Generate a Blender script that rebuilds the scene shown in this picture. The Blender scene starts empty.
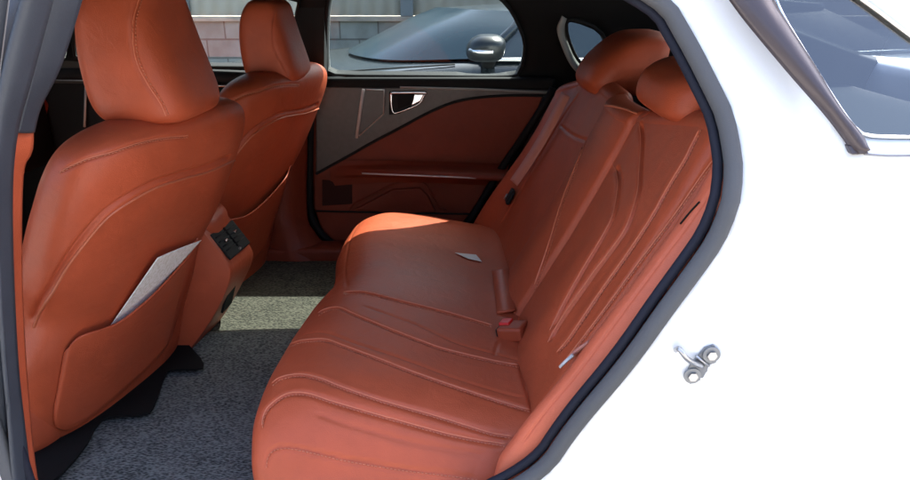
import bpy, bmesh, math, random
import numpy as np
from mathutils import Vector, Matrix
from mathutils.bvhtree import BVHTree
from mathutils.geometry import delaunay_2d_cdt
R = math.radians
random.seed(7); rng = np.random.default_rng(7)
S = bpy.context.scene
C = S.collection
# ---------------------------------------------------------------- camera, light, exposure
CAMZ, PITCH, FPX = 1.36, R(20.5), 700.0
cd_ = bpy.data.cameras.new('camera'); cam = bpy.data.objects.new('camera', cd_); C.objects.link(cam)
cam.location = (0, 0, CAMZ); cam.rotation_euler = (R(90) - PITCH, 0, 0)
cd_.sensor_width = 36; cd_.lens = FPX / 910 * 36; cd_.clip_start = 0.02; cd_.clip_end = 2000
S.camera = cam
SUN = Vector((0.74, 1.0, 1.48)).normalized()
W = bpy.data.worlds.new('World'); S.world = W; W.use_nodes = True
nt = W.node_tree; nt.nodes.clear()
sky = nt.nodes.new('ShaderNodeTexSky'); sky.sky_type = 'NISHITA'; sky.sun_disc = False
sky.sun_elevation = math.asin(SUN.z); sky.sun_rotation = math.atan2(SUN.x, SUN.y)
sky.air_density = .8; sky.dust_density = 4.0; sky.ozone_density = 1.0
bg = nt.nodes.new('ShaderNodeBackground'); bg.inputs[1].default_value = 0.15
wo = nt.nodes.new('ShaderNodeOutputWorld')
nt.links.new(sky.outputs[0], bg.inputs[0]); nt.links.new(bg.outputs[0], wo.inputs[0])
sl = bpy.data.lights.new('sun', 'SUN'); so = bpy.data.objects.new('sun', sl); C.objects.link(so)
sl.energy = 4.5; sl.angle = R(0.5); sl.color = (1.0, .95, .87)
so.location = (3, 3, 6); so.rotation_euler = SUN.to_track_quat('Z', 'Y').to_euler()
S.view_settings.view_transform = 'Standard'; S.view_settings.look = 'None'
S.view_settings.exposure = 2.85; S.view_settings.gamma = 1
S.render.engine = 'CYCLES'; S.cycles.use_denoising = True
S.cycles.max_bounces = 10; S.cycles.diffuse_bounces = 6; S.cycles.transparent_max_bounces = 16
S.cycles.caustics_reflective = False; S.cycles.caustics_refractive = False

# ---------------------------------------------------------------- helpers
CT, ST = math.cos(PITCH), math.sin(PITCH)
def ray(u, v):
    x = (u - 455) / FPX; y = (240 - v) / FPX
    return Vector((x, CT + y * ST, y * CT - ST))
EYE = Vector((0, 0, CAMZ))
def px(u, v, Y=None, Z=None, X=None):
    d = ray(u, v)
    if Y is not None: t = Y / d.y
    elif Z is not None: t = (Z - CAMZ) / d.z
    else: t = X / d.x
    return EYE + d * t
def pxp(u, v, p0, n):
    d = ray(u, v); t = (Vector(p0) - EYE).dot(Vector(n)) / d.dot(Vector(n))
    return EYE + d * t

def M(name):
    m = bpy.data.materials.new(name); m.use_nodes = True
    return m, m.node_tree, m.node_tree.nodes['Principled BSDF']
def simple(name, col, rough=.5, metal=0, spec=.5, coat=0, noise=0, nscale=40, bump=0, bscale=300):
    m, t, b = M(name)
    b.inputs['Base Color'].default_value = (*col, 1); b.inputs['Roughness'].default_value = rough
    b.inputs['Metallic'].default_value = metal; b.inputs['Specular IOR Level'].default_value = spec
    b.inputs['Coat Weight'].default_value = coat; b.inputs['Coat Roughness'].default_value = .05
    tc = t.nodes.new('ShaderNodeTexCoord')
    if noise:
        n = t.nodes.new('ShaderNodeTexNoise'); n.inputs['Scale'].default_value = nscale; n.inputs['Detail'].default_value = 6
        r = t.nodes.new('ShaderNodeValToRGB'); r.color_ramp.elements[0].position = .3; r.color_ramp.elements[1].position = .7
        r.color_ramp.elements[0].color = (*[c * (1 - noise) for c in col], 1)
        r.color_ramp.elements[1].color = (*[min(1, c * (1 + noise)) for c in col], 1)
        t.links.new(tc.outputs['Object'], n.inputs[0]); t.links.new(n.outputs[0], r.inputs[0]); t.links.new(r.outputs[0], b.inputs['Base Color'])
    if bump:
        n = t.nodes.new('ShaderNodeTexNoise'); n.inputs['Scale'].default_value = bscale; n.inputs['Detail'].default_value = 4
        bp = t.nodes.new('ShaderNodeBump'); bp.inputs['Strength'].default_value = bump; bp.inputs['Distance'].default_value = .001
        t.links.new(tc.outputs['Object'], n.inputs[0]); t.links.new(n.outputs[0], bp.inputs['Height']); t.links.new(bp.outputs[0], b.inputs['Normal'])
    return m
def leather(name, col, rough=.42):
    m, t, b = M(name)
    tc = t.nodes.new('ShaderNodeTexCoord')
    vo = t.nodes.new('ShaderNodeTexVoronoi'); vo.inputs['Scale'].default_value = 620
    n1 = t.nodes.new('ShaderNodeTexNoise'); n1.inputs['Scale'].default_value = 14; n1.inputs['Detail'].default_value = 5
    n2 = t.nodes.new('ShaderNodeTexNoise'); n2.inputs['Scale'].default_value = 260; n2.inputs['Detail'].default_value = 3
    for n in (vo, n1, n2): t.links.new(tc.outputs['Object'], n.inputs['Vector'])
    r = t.nodes.new('ShaderNodeValToRGB')
    r.color_ramp.elements[0].position = .3; r.color_ramp.elements[0].color = (*[c * .90 for c in col], 1)
    r.color_ramp.elements[1].position = .72; r.color_ramp.elements[1].color = (*[c * 1.07 for c in col], 1)
    t.links.new(n1.outputs[0], r.inputs[0]); t.links.new(r.outputs[0], b.inputs['Base Color'])
    mr = t.nodes.new('ShaderNodeMapRange'); mr.inputs[3].default_value = rough - .07; mr.inputs[4].default_value = rough + .1
    t.links.new(n1.outputs[0], mr.inputs[0]); t.links.new(mr.outputs[0], b.inputs['Roughness'])
    b1 = t.nodes.new('ShaderNodeBump'); b1.inputs['Strength'].default_value = .22; b1.inputs['Distance'].default_value = .0012
    b2 = t.nodes.new('ShaderNodeBump'); b2.inputs['Strength'].default_value = .35; b2.inputs['Distance'].default_value = .004
    n3 = t.nodes.new('ShaderNodeTexNoise'); n3.inputs['Scale'].default_value = 26; n3.inputs['Detail'].default_value = 6; n3.inputs['Distortion'].default_value = .8
    t.links.new(tc.outputs['Object'], n3.inputs['Vector'])
    t.links.new(vo.outputs['Distance'], b1.inputs['Height']); t.links.new(n3.outputs[0], b2.inputs['Height'])
    t.links.new(b2.outputs[0], b1.inputs['Normal']); t.links.new(b1.outputs[0], b.inputs['Normal'])
    b.inputs['Specular IOR Level'].default_value = .30
    return m
def glass(name, tint, refl=.9, minr=0.0):
    m = bpy.data.materials.new(name); m.use_nodes = True; t = m.node_tree; t.nodes.clear()
    o = t.nodes.new('ShaderNodeOutputMaterial'); mx = t.nodes.new('ShaderNodeMixShader')
    tr = t.nodes.new('ShaderNodeBsdfTransparent'); tr.inputs[0].default_value = (*tint, 1)
    gl = t.nodes.new('ShaderNodeBsdfGlossy'); gl.inputs['Roughness'].default_value = .015; gl.inputs[0].default_value = (refl, refl, refl, 1)
    fr = t.nodes.new('ShaderNodeFresnel'); fr.inputs[0].default_value = 1.5
    fa = t.nodes.new('ShaderNodeMath'); fa.operation = 'MAXIMUM'; fa.inputs[1].default_value = minr; t.links.new(fr.outputs[0], fa.inputs[0]); t.links.new(fa.outputs[0], mx.inputs[0]); t.links.new(tr.outputs[0], mx.inputs[1]); t.links.new(gl.outputs[0], mx.inputs[2])
    t.links.new(mx.outputs[0], o.inputs[0])
    return m
ORG = (.44, .084, .034)
m_lea = leather('orange_tan_leather', ORG)
m_lea_dk = leather('red_brown_trim', (.20, .034, .014), .5)
m_thread = simple('pale_thread', (.50, .15, .075), .6)  # pale, so the stitch rows also paint in seam highlights
m_pip2 = simple('seam_highlight_welt', (.60, .17, .085), .4)  # lighter than the leather, painting highlights along the seams
m_piping = simple('leather_piping', (.46, .12, .055), .4)
m_white = simple('white_paint', (.87, .87, .86), .35, spec=.5, coat=.6)
m_seal = simple('grey_rubber_seal', (.095, .095, .098), .8, spec=.2, bump=.3, bscale=500)
m_dseal = simple('dark_rubber_seal', (.012, .013, .022), .75, spec=.25)
m_pillar = simple('blue_grey_pillar', (.036, .041, .052), .5, noise=.08, nscale=20, bump=.2)
m_black = simple('black_trim', (.004, .0045, .005), .7, spec=.25)
m_black2 = simple('charcoal_trim', (.010, .011, .012), .7, spec=.3, bump=.2)
m_head = simple('headliner_cloth', (.018, .020, .020), .9, bump=.4, bscale=900)
m_wood = simple('dark_ash_trim', (.085, .072, .066), .42, noise=.1, nscale=60)
m_chrome = simple('satin_chrome', (.80, .80, .80), .2, metal=1)
m_silver = simple('silver_paint', (.62, .60, .58), .35)
m_steel = simple('zinc_steel', (.45, .45, .46), .35, metal=1, noise=.1)
m_gtrim = simple('light_grey_trim', (.30, .31, .29), .7, bump=.2)
m_mould = simple('satin_brown_moulding', (.075, .058, .060), .32, metal=.3)
m_red = simple('red_button', (.65, .012, .012), .35)
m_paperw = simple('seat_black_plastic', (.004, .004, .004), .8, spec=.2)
m_clear = glass('clear_glass', (.62, .68, .66), .8)
m_shade = glass('shaded_glass', (.16, .18, .18), .9)
m_tint = glass('tinted_glass', (.38, .44, .44), .4)
m_priv = glass('privacy_glass', (.28, .32, .35), 1.0, .12)

WORG = {}
def finish(o, mat, parent, origin):
    o.data.materials.append(mat) if mat else None
    C.objects.link(o)
    po = WORG[parent.name] if parent else Vector((0, 0, 0))
    o.location = Vector(origin) - po; WORG[o.name] = Vector(origin)
    if parent: o.parent = parent
    return o
def mesh_np(name, V, F, mat, parent=None, smooth=True, origin=None):
    V = np.asarray(V, float)
    if origin is None: origin = (V.min(0) + V.max(0)) / 2; origin[2] = V[:, 2].min()
    me = bpy.data.meshes.new(name)
    me.from_pydata((V - np.array(origin)).tolist(), [], [tuple(f) for f in F]); me.update()
    if smooth: me.polygons.foreach_set('use_smooth', [True] * len(me.polygons))
    o = bpy.data.objects.new(name, me)
    return finish(o, mat, parent, Vector(origin))
def empty(name, loc, parent=None):
    o = bpy.data.objects.new(name, None); C.objects.link(o); o.empty_display_size = .1
    po = WORG[parent.name] if parent else Vector((0, 0, 0))
    o.location = Vector(loc) - po; WORG[o.name] = Vector(loc)
    if parent: o.parent = parent
    return o
def tag(o, label=None, cat=None, group=None, kind=None):
    if label: o['label'] = label
    if cat: o['category'] = cat
    if group: o['group'] = group
    if kind: o['kind'] = kind
    return o

def catmull(P, n):
    """resample a polyline smoothly to n points, by arc length"""
    P = np.asarray(P, float)
    if len(P) == 2: return P[0] + (P[1] - P[0]) * np.linspace(0, 1, n)[:, None]
    Q = np.vstack([2 * P[0] - P[1], P, 2 * P[-1] - P[-2]])
    out = []
    for i in range(1, len(Q) - 2):
        t = np.linspace(0, 1, 24, endpoint=False)[:, None]
        a, b, c, d = Q[i - 1], Q[i], Q[i + 1], Q[i + 2]
        out.append(.5 * (2 * b + (c - a) * t + (2 * a - 5 * b + 4 * c - d) * t ** 2 + (3 * b - a - 3 * c + d) * t ** 3))
    out.append(P[-1][None]); out = np.vstack(out)
    L = np.r_[0, np.cumsum(np.linalg.norm(np.diff(out, axis=0), axis=1))]
    s = np.linspace(0, L[-1], n)
    return np.stack([np.interp(s, L, out[:, k]) for k in range(out.shape[1])], 1)
def grid_faces(nu, nv, closed_u=False, off=0):
    F = []
    for i in range(nu if closed_u else nu - 1):
        a = off + i * nv; b = off + ((i + 1) % nu) * nv
        for j in range(nv - 1): F.append((a + j, b + j, b + j + 1, a + j + 1))
    return F
def grid_normals(G):
    du = np.gradient(G, axis=0); dv = np.gradient(G, axis=1)
    n = np.cross(du, dv); n /= np.linalg.norm(n, axis=2, keepdims=True) + 1e-12
    return n
def seg_dist(V, P):
    """distance from each vertex to a polyline (and position along it)"""
    best = np.full(len(V), 9.); pos = np.zeros(len(V)); acc = 0.0
    for a, b in zip(P[:-1], P[1:]):
        ab = b - a; L = ab @ ab + 1e-12
        t = np.clip(((V - a) @ ab) / L, 0, 1)
        d = np.linalg.norm(V - (a + t[:, None] * ab), axis=1)
        m = d < best; best[m] = d[m]; pos[m] = acc + t[m] * math.sqrt(L); acc += math.sqrt(L)
    return best, pos, acc
def groove(V, N, lines, width=.004, depth=.004, lip=.10):
    """seams sunk along the surface normal; a line is (points, width, depth)"""
    off = np.zeros(len(V))
    for ln in lines:
        P, w, dp = (ln if isinstance(ln, tuple) else (ln, width, depth))
        d, pos, tot = seg_dist(V, P); tp = min(.022, tot * .3)
        dp = dp * smoothstep(.08 + pos / tp) * smoothstep(.08 + (tot - pos) / tp)
        off += -dp * np.exp(-(d / w) ** 2) + dp * lip * np.exp(-((d - 2.6 * w) / (1.5 * w)) ** 2)
    return V + N * off[:, None]
def cast(V, F, pts, n=40, push=0.0):
    """drop photo points onto a surface -> smooth 3D polyline lying on it"""
    bvh = BVHTree.FromPolygons([tuple(v) for v in V], F)
    pts = catmull(np.array(pts, float), n)
    out = []
    for u, v in pts:
        h = bvh.ray_cast(EYE, ray(u, v).normalized())
        if h[0] is not None:
            nn = h[1] if h[1].dot(ray(u, v)) < 0 else -h[1]
            out.append(h[0] + nn * push)
    return np.array([tuple(p) for p in out]) if len(out) > 1 else None
def tube(P, r, seg=8, closed=False, flat=1.0, up=None):
    P = np.asarray(P, float); n = len(P)
    T = np.gradient(P, axis=0) if not closed else np.roll(P, -1, 0) - np.roll(P, 1, 0)
    T /= np.linalg.norm(T, axis=1, keepdims=True) + 1e-12
    V = []
    ref = np.array(up if up is not None else (0.123, .2, .97))
    for i in range(n):
        a = np.cross(T[i], ref); 
        if np.linalg.norm(a) < 1e-3: a = np.cross(T[i], (1, 0, 0))
        a /= np.linalg.norm(a); b = np.cross(a, T[i])
        rr = r[i] if hasattr(r, '__len__') else r
        for k in range(seg):
            th = 2 * math.pi * k / seg
            V.append(P[i] + a * rr * math.cos(th) + b * rr * flat * math.sin(th))
    F = []
    for i in range(n if closed else n - 1):
        j = (i + 1) % n
        for k in range(seg): F.append((i * seg + k, i * seg + (k + 1) % seg, j * seg + (k + 1) % seg, j * seg + k))
    if not closed: F.append(tuple(range(seg))[::-1]); F.append(tuple((n - 1) * seg + k for k in range(seg)))
    return np.array(V), F
def join(parts):
    Vs, Fs, o = [], [], 0
    for V, F in parts:
        Vs.append(np.asarray(V)); Fs += [tuple(i + o for i in f) for f in F]; o += len(V)
    return np.vstack(Vs), Fs
def box(c, s, rot=None, bev=.0):
    bm = bmesh.new(); bmesh.ops.create_cube(bm, size=1)
    for v in bm.verts: v.co = Vector((v.co.x * s[0], v.co.y * s[1], v.co.z * s[2]))
    if bev: bmesh.ops.bevel(bm, geom=bm.edges[:], offset=bev, segments=3, profile=.7, affect='EDGES')
    m = Matrix.Translation(Vector(c)) @ (rot.to_4x4() if rot is not None else Matrix.Identity(4))
    bm.transform(m); bm.verts.index_update()
    V = np.array([tuple(v.co) for v in bm.verts]); F = [tuple(v.index for v in f.verts) for f in bm.faces]; bm.free()
    return V, F
def prism(pts, n, thick):
    """closed polygon of 3D points extruded by thick along n"""
    P = np.array([tuple(p) for p in pts]); k = len(P); Q = P + np.array(n) * thick
    F = [tuple(range(k)), tuple(range(2 * k - 1, k - 1, -1))] + [(i, i + k, (i + 1) % k + k, (i + 1) % k) for i in range(k)]
    F = [f for f in F]
    return np.vstack([P, Q]), F
def add_mod(o, kind, **kw):
    m = o.modifiers.new(kind.lower(), kind)
    for k, v in kw.items(): setattr(m, k, v)
    return m
def smoothstep(x): x = np.clip(x, 0, 1); return x * x * (3 - 2 * x)

# pillow patch: base surface G[nu,nv,3]; edges roll back, optional crown, skirt closes the back
def pillow(G, rad=.03, crown=.0, thick=.06, flip=False, lines_px=(), lines3=(), edges=(1, 1, 1, 1), lw=.0045, ld=.004):
    nu, nv, _ = G.shape
    N = grid_normals(G) * (-1 if flip else 1)
    su = np.zeros((nu, nv)); su[1:] = np.cumsum(np.linalg.norm(np.diff(G, axis=0), axis=2), 0)
    sv = np.zeros((nu, nv)); sv[:, 1:] = np.cumsum(np.linalg.norm(np.diff(G, axis=1), axis=2), 1)
    du0, du1, dv0, dv1 = su, su[-1][None] - su, sv, sv[:, -1:] - sv
    off = np.zeros((nu, nv))
    def roll(d):
        x = np.clip(1 - d / rad, 0, 1); return rad * (1 - np.sqrt(np.maximum(0, 1 - x ** 2)))
    for d, on in zip((du0, du1, dv0, dv1), edges):
        if on: off = off - roll(d)
    off = np.maximum(off, -rad * 1.15)
    cu = np.sin(np.pi * du0 / (su[-1][None] + 1e-9)); cv = np.sin(np.pi * dv0 / (sv[:, -1:] + 1e-9))
    off += crown * np.sqrt(np.clip(cu, 0, 1) * np.clip(cv, 0, 1))
    G2 = G + N * off[..., None]
    V = G2.reshape(-1, 3); F = grid_faces(nu, nv)
    N2 = grid_normals(G2) * (-1 if flip else 1)
    lines = [l for l in lines3]
    for lp in lines_px:
        pts, w, dp = lp if isinstance(lp, tuple) else (lp, lw, ld)
        c = cast(V, F, pts)
        if c is not None: lines.append((c, w, dp))
    V = groove(V, N2.reshape(-1, 3), lines)
    # skirt
    ring = [i * nv for i in range(nu)] + [(nu - 1) * nv + j for j in range(1, nv)] + [i * nv + nv - 1 for i in range(nu - 2, -1, -1)] + [j for j in range(nv - 2, 0, -1)]
    Nf = N.reshape(-1, 3); base = len(V)
    V = np.vstack([V, V[ring] - Nf[ring] * thick]); k = len(ring)
    F = F + [(ring[i], ring[(i + 1) % k], base + (i + 1) % k, base + i) for i in range(k)]
    return V, F, lines
def coons(top, bot, left, right, nu, nv):
    """u runs left->right along top/bot, v runs top->bot along left/right"""
    T, B = catmull(top, nu), catmull(bot, nu); Lf, Rt = catmull(left, nv), catmull(right, nv)
    u = np.linspace(0, 1, nu)[:, None, None]; v = np.linspace(0, 1, nv)[None, :, None]
    return ((1 - v) * T[:, None] + v * B[:, None] + (1 - u) * Lf[None] + u * Rt[None]
            - ((1 - u) * (1 - v) * T[0] + u * (1 - v) * T[-1] + (1 - u) * v * B[0] + u * v * B[-1]))
def superloft(secs, nseg=120, nlev=140, expo=2.8, rot=0, ctr=(0, 0)):
    """secs: (z, x_front, x_rear, half width, y centre); returns a closed rounded solid and normals"""
    A = np.array(secs, float)
    A = catmull(A, nlev)
    th = np.linspace(0, 2 * np.pi, nseg, endpoint=False)
    e = 2 / expo
    cx = np.sign(np.cos(th)) * np.abs(np.cos(th)) ** e; sy = np.sign(np.sin(th)) * np.abs(np.sin(th)) ** e
    G = np.zeros((nseg, nlev, 3))
    for j, (z, xf, xr, w, yc) in enumerate(A):
        hx = max((xr - xf) / 2, .002); w = max(w, .002)
        G[:, j, 0] = (xf + xr) / 2 + hx * cx; G[:, j, 1] = yc + w * sy; G[:, j, 2] = z
    c, s = math.cos(rot), math.sin(rot)
    x = G[..., 0] - ctr[0]; y = G[..., 1] - ctr[1]
    G[..., 0] = ctr[0] + c * x - s * y; G[..., 1] = ctr[1] + s * x + c * y
    V = G.reshape(-1, 3); F = grid_faces(nseg, nlev, True)
    F.append(tuple(i * nlev for i in range(nseg))[::-1]); F.append(tuple(i * nlev + nlev - 1 for i in range(nseg)))
    du = np.roll(G, -1, 0) - np.roll(G, 1, 0); dv = np.gradient(G, axis=1)
    N = np.cross(du, dv); N /= np.linalg.norm(N, axis=2, keepdims=True) + 1e-9
    return V, F, N.reshape(-1, 3)
def stitches(V, F, lines_px, name, parent, push=.0012, r=.0010, shift=(0, 0), gap=.0025, ln=.0045):
    """a row of short threads following a seam"""
    for pts in lines_px:
        parts = []
        p = [(u + shift[0], v + shift[1]) for u, v in pts]
        c = cast(V, F, p, n=160, push=push)
        if c is None: continue
        L = np.r_[0, np.cumsum(np.linalg.norm(np.diff(c, axis=0), axis=1))]
        s = 0
        while s < L[-1] - ln:
            q = np.stack([np.interp([s, s + ln / 2, s + ln], L, c[:, k]) for k in range(3)], 1)
            if np.linalg.norm(q[2] - q[0]) < ln * 1.5: parts.append(tube(q, r, 5))
            s += ln + gap
        if parts: mesh_np(name, *join(parts), m_thread, parent)

def piping(V, F, lines_px, parent, r=.0014, shift=(0, 0), push=-.0002):  # welts coloured pale to paint in the highlights at each seam
    for pts in lines_px:
        c = cast(V, F, [(u + shift[0], v + shift[1]) for u, v in pts], n=90, push=push)
        if c is not None: mesh_np('piping', *tube(c, r, 6), m_pip2, parent)
def sheet_with_holes(outer, holes, mapf, step=.04):
    """2D outline (x,z) with holes, triangulated over a point grid, mapped to 3D"""
    def inside(p, poly):
        x, y = p; c = False; j = len(poly) - 1
        for i in range(len(poly)):
            xi, yi = poly[i]; xj, yj = poly[j]
            if (yi > y) != (yj > y) and x < (xj - xi) * (y - yi) / (yj - yi) + xi: c = not c
            j = i
        return c
    def near(p, poly, d):
        for a, b in zip(poly, poly[1:] + poly[:1]):
            ax, ay = a; bx, by = b; L = (bx - ax) ** 2 + (by - ay) ** 2 + 1e-12
            t = max(0, min(1, ((p[0] - ax) * (bx - ax) + (p[1] - ay) * (by - ay)) / L))
            if math.hypot(p[0] - ax - t * (bx - ax), p[1] - ay - t * (by - ay)) < d: return True
        return False
    pts, edges = [], []
    for lp in [outer] + holes:
        o = len(pts); pts += [Vector(p) for p in lp]; edges += [(o + i, o + (i + 1) % len(lp)) for i in range(len(lp))]
    xs = [p[0] for p in outer]; zs = [p[1] for p in outer]
    x = min(xs)
    while x < max(xs):
        z = min(zs)
        while z < max(zs):
            q = (x + .0013, z + .0007)
            if inside(q, outer) and not any(inside(q, h) for h in holes) and not any(near(q, l, step * .45) for l in [outer] + holes): pts.append(Vector(q))
            z += step
        x += step
    r = delaunay_2d_cdt(pts, edges, [], 0, 1e-6)
    v2, f2 = r[0], r[2]; F = []
    for f in f2:
        c = sum((v2[i] for i in f), Vector((0, 0))) / len(f)
        if inside(c, outer) and not any(inside(c, h) for h in holes): F.append(tuple(f))
    return np.array([mapf(v.x, v.y) for v in v2]), F
def dense(poly, n, closed=True):
    P = np.array(poly, float)
    if closed: P = np.vstack([P, P[:1]])
    L = np.r_[0, np.cumsum(np.linalg.norm(np.diff(P, axis=0), axis=1))]
    s = np.linspace(0, L[-1], n + 1)[:-1] if closed else np.linspace(0, L[-1], n)
    return np.stack([np.interp(s, L, P[:, k]) for k in range(P.shape[1])], 1)
def chaikin(P, k=2, closed=True):
    P = np.array(P, float)
    for _ in range(k):
        Q = np.roll(P, -1, 0) if closed else P[1:]
        A = P if closed else P[:-1]
        out = np.empty((2 * len(A), P.shape[1])); out[0::2] = .75 * A + .25 * Q; out[1::2] = .25 * A + .75 * Q
        P = out if closed else np.vstack([P[:1], out, P[-1:]])
    return P

# ---------------------------------------------------------------- the setting
def plane(name, x0, x1, y0, y1, z, mat, label, cat):
    V = [(x0, y0, z), (x1, y0, z), (x1, y1, z), (x0, y1, z)]
    return tag(mesh_np(name, V, [(0, 1, 2, 3)], mat, smooth=False), label, cat, kind='structure')
m_asph = simple('sunlit_asphalt', (.22, .215, .20), .9, noise=.25, nscale=3, bump=.6, bscale=60)
plane('ground', -300, 300, -300, 300, 0, m_asph, 'grey parking ground below the cars', 'ground')

def block_mat():
    m, t, b = M('concrete_blocks')
    tc = t.nodes.new('ShaderNodeTexCoord'); mp = t.nodes.new('ShaderNodeMapping'); mp.inputs['Rotation'].default_value = (R(90), 0, 0)
    br = t.nodes.new('ShaderNodeTexBrick'); br.inputs['Scale'].default_value = 1
    br.inputs['Brick Width'].default_value = .40; br.inputs['Row Height'].default_value = .19; br.inputs['Mortar Size'].default_value = .008
    br.inputs['Color1'].default_value = (.33, .33, .285, 1); br.inputs['Color2'].default_value = (.30, .30, .26, 1); br.inputs['Mortar'].default_value = (.17, .155, .13, 1)
    n = t.nodes.new('ShaderNodeTexNoise'); n.inputs['Scale'].default_value = 6; n.inputs['Detail'].default_value = 8
    mx = t.nodes.new('ShaderNodeMix'); mx.data_type = 'RGBA'; mx.blend_type = 'MULTIPLY'; mx.inputs[0].default_value = .6
    rp = t.nodes.new('ShaderNodeValToRGB'); rp.color_ramp.elements[0].color = (.55, .53, .5, 1); rp.color_ramp.elements[0].position = .3; rp.color_ramp.elements[1].position = .65
    t.links.new(tc.outputs['Object'], mp.inputs[0]); t.links.new(mp.outputs[0], br.inputs[0]); t.links.new(tc.outputs['Object'], n.inputs[0])
    t.links.new(n.outputs[0], rp.inputs[0]); t.links.new(br.outputs[0], mx.inputs[6]); t.links.new(rp.outputs[0], mx.inputs[7])
    t.links.new(mx.outputs[2], b.inputs['Base Color']); b.inputs['Roughness'].default_value = .95
    bp = t.nodes.new('ShaderNodeBump'); bp.inputs['Distance'].default_value = .01; t.links.new(br.outputs['Fac'], bp.inputs['Height']); bp.invert = True
    t.links.new(bp.outputs[0], b.inputs['Normal'])
    return m
WY = 7.6
wall = mesh_np('block_wall', *box((-2, WY + .1, .47), (30, .2, .94)), block_mat(), smooth=False)
tag(wall, 'low wall of weathered concrete blocks beyond the far windows', 'wall')
cop = mesh_np('coping', *box((-2, WY + .09, .965), (30.0, .26, .046), bev=.008), simple('coping_concrete', (.42, .35, .27), .9, noise=.2, nscale=5), wall, smooth=False)
fence = empty('panel_fence', (-2, WY + .1, .99))
tag(fence, 'pale sheet fence with grey posts standing on the block wall', 'fence')
m_fence = simple('pale_fence_sheet', (.62, .62, .56), .7, noise=.1, nscale=1.2)
m_post = simple('grey_post', (.20, .22, .22), .6)
k = 0
xx = -12.0
edges_x = [-13.0, -9.6, -6.2, -2.83, -.50, 2.9, 6.3, 9.7, 13]
for a, b_ in zip(edges_x[:-1], edges_x[1:]):
    n = 60; X = np.linspace(a + .05, b_ - .05, n); V = []; 
    for i, x in enumerate(X):
        y = WY + .09 + .012 * math.sin((x) * 42)
        V += [(x, y, .995), (x, y, 3.4)]
    F = [(2 * i, 2 * i + 2, 2 * i + 3, 2 * i + 1) for i in range(n - 1)]
    o = mesh_np('fence_panel', V, F, m_fence, fence); add_mod(o, 'SOLIDIFY', thickness=.004)
for a in edges_x[1:-1]:
    mesh_np('fence_post', *box((a, WY + .06, 2.2), (.13, .1, 2.42), bev=.01), m_post, fence, smooth=False)

# dark block added unseen behind the camera to cut low skylight
bd = empty('sky_blocker', (0, -9, 0))
tag(bd, 'dark clad block with pale window frames, added out of view to cut low skylight', 'sky_blocker')
m_clad = simple('dark_cladding', (.045, .047, .05), .8, noise=.3, nscale=.8)
m_frame = simple('pale_frame', (.55, .55, .55), .6)
mesh_np('wall', *box((0, -11, 2.4), (44, 4, 4.8)), m_clad, bd, smooth=False)
mesh_np('roof', *box((0, -10.9, 4.9), (44.6, 4.6, .2)), m_frame, bd, smooth=False)
for zi in (1.4, 3.6):
    for xi in np.arange(-9, 16, 3.1):
        wn = mesh_np('window', *box((xi, -8.98, zi), (1.9, .08, 1.3)), m_frame, bd, smooth=False)
        mesh_np('pane', *box((xi, -8.95, zi), (1.7, .08, 1.1)), m_black, wn, smooth=False)

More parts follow.
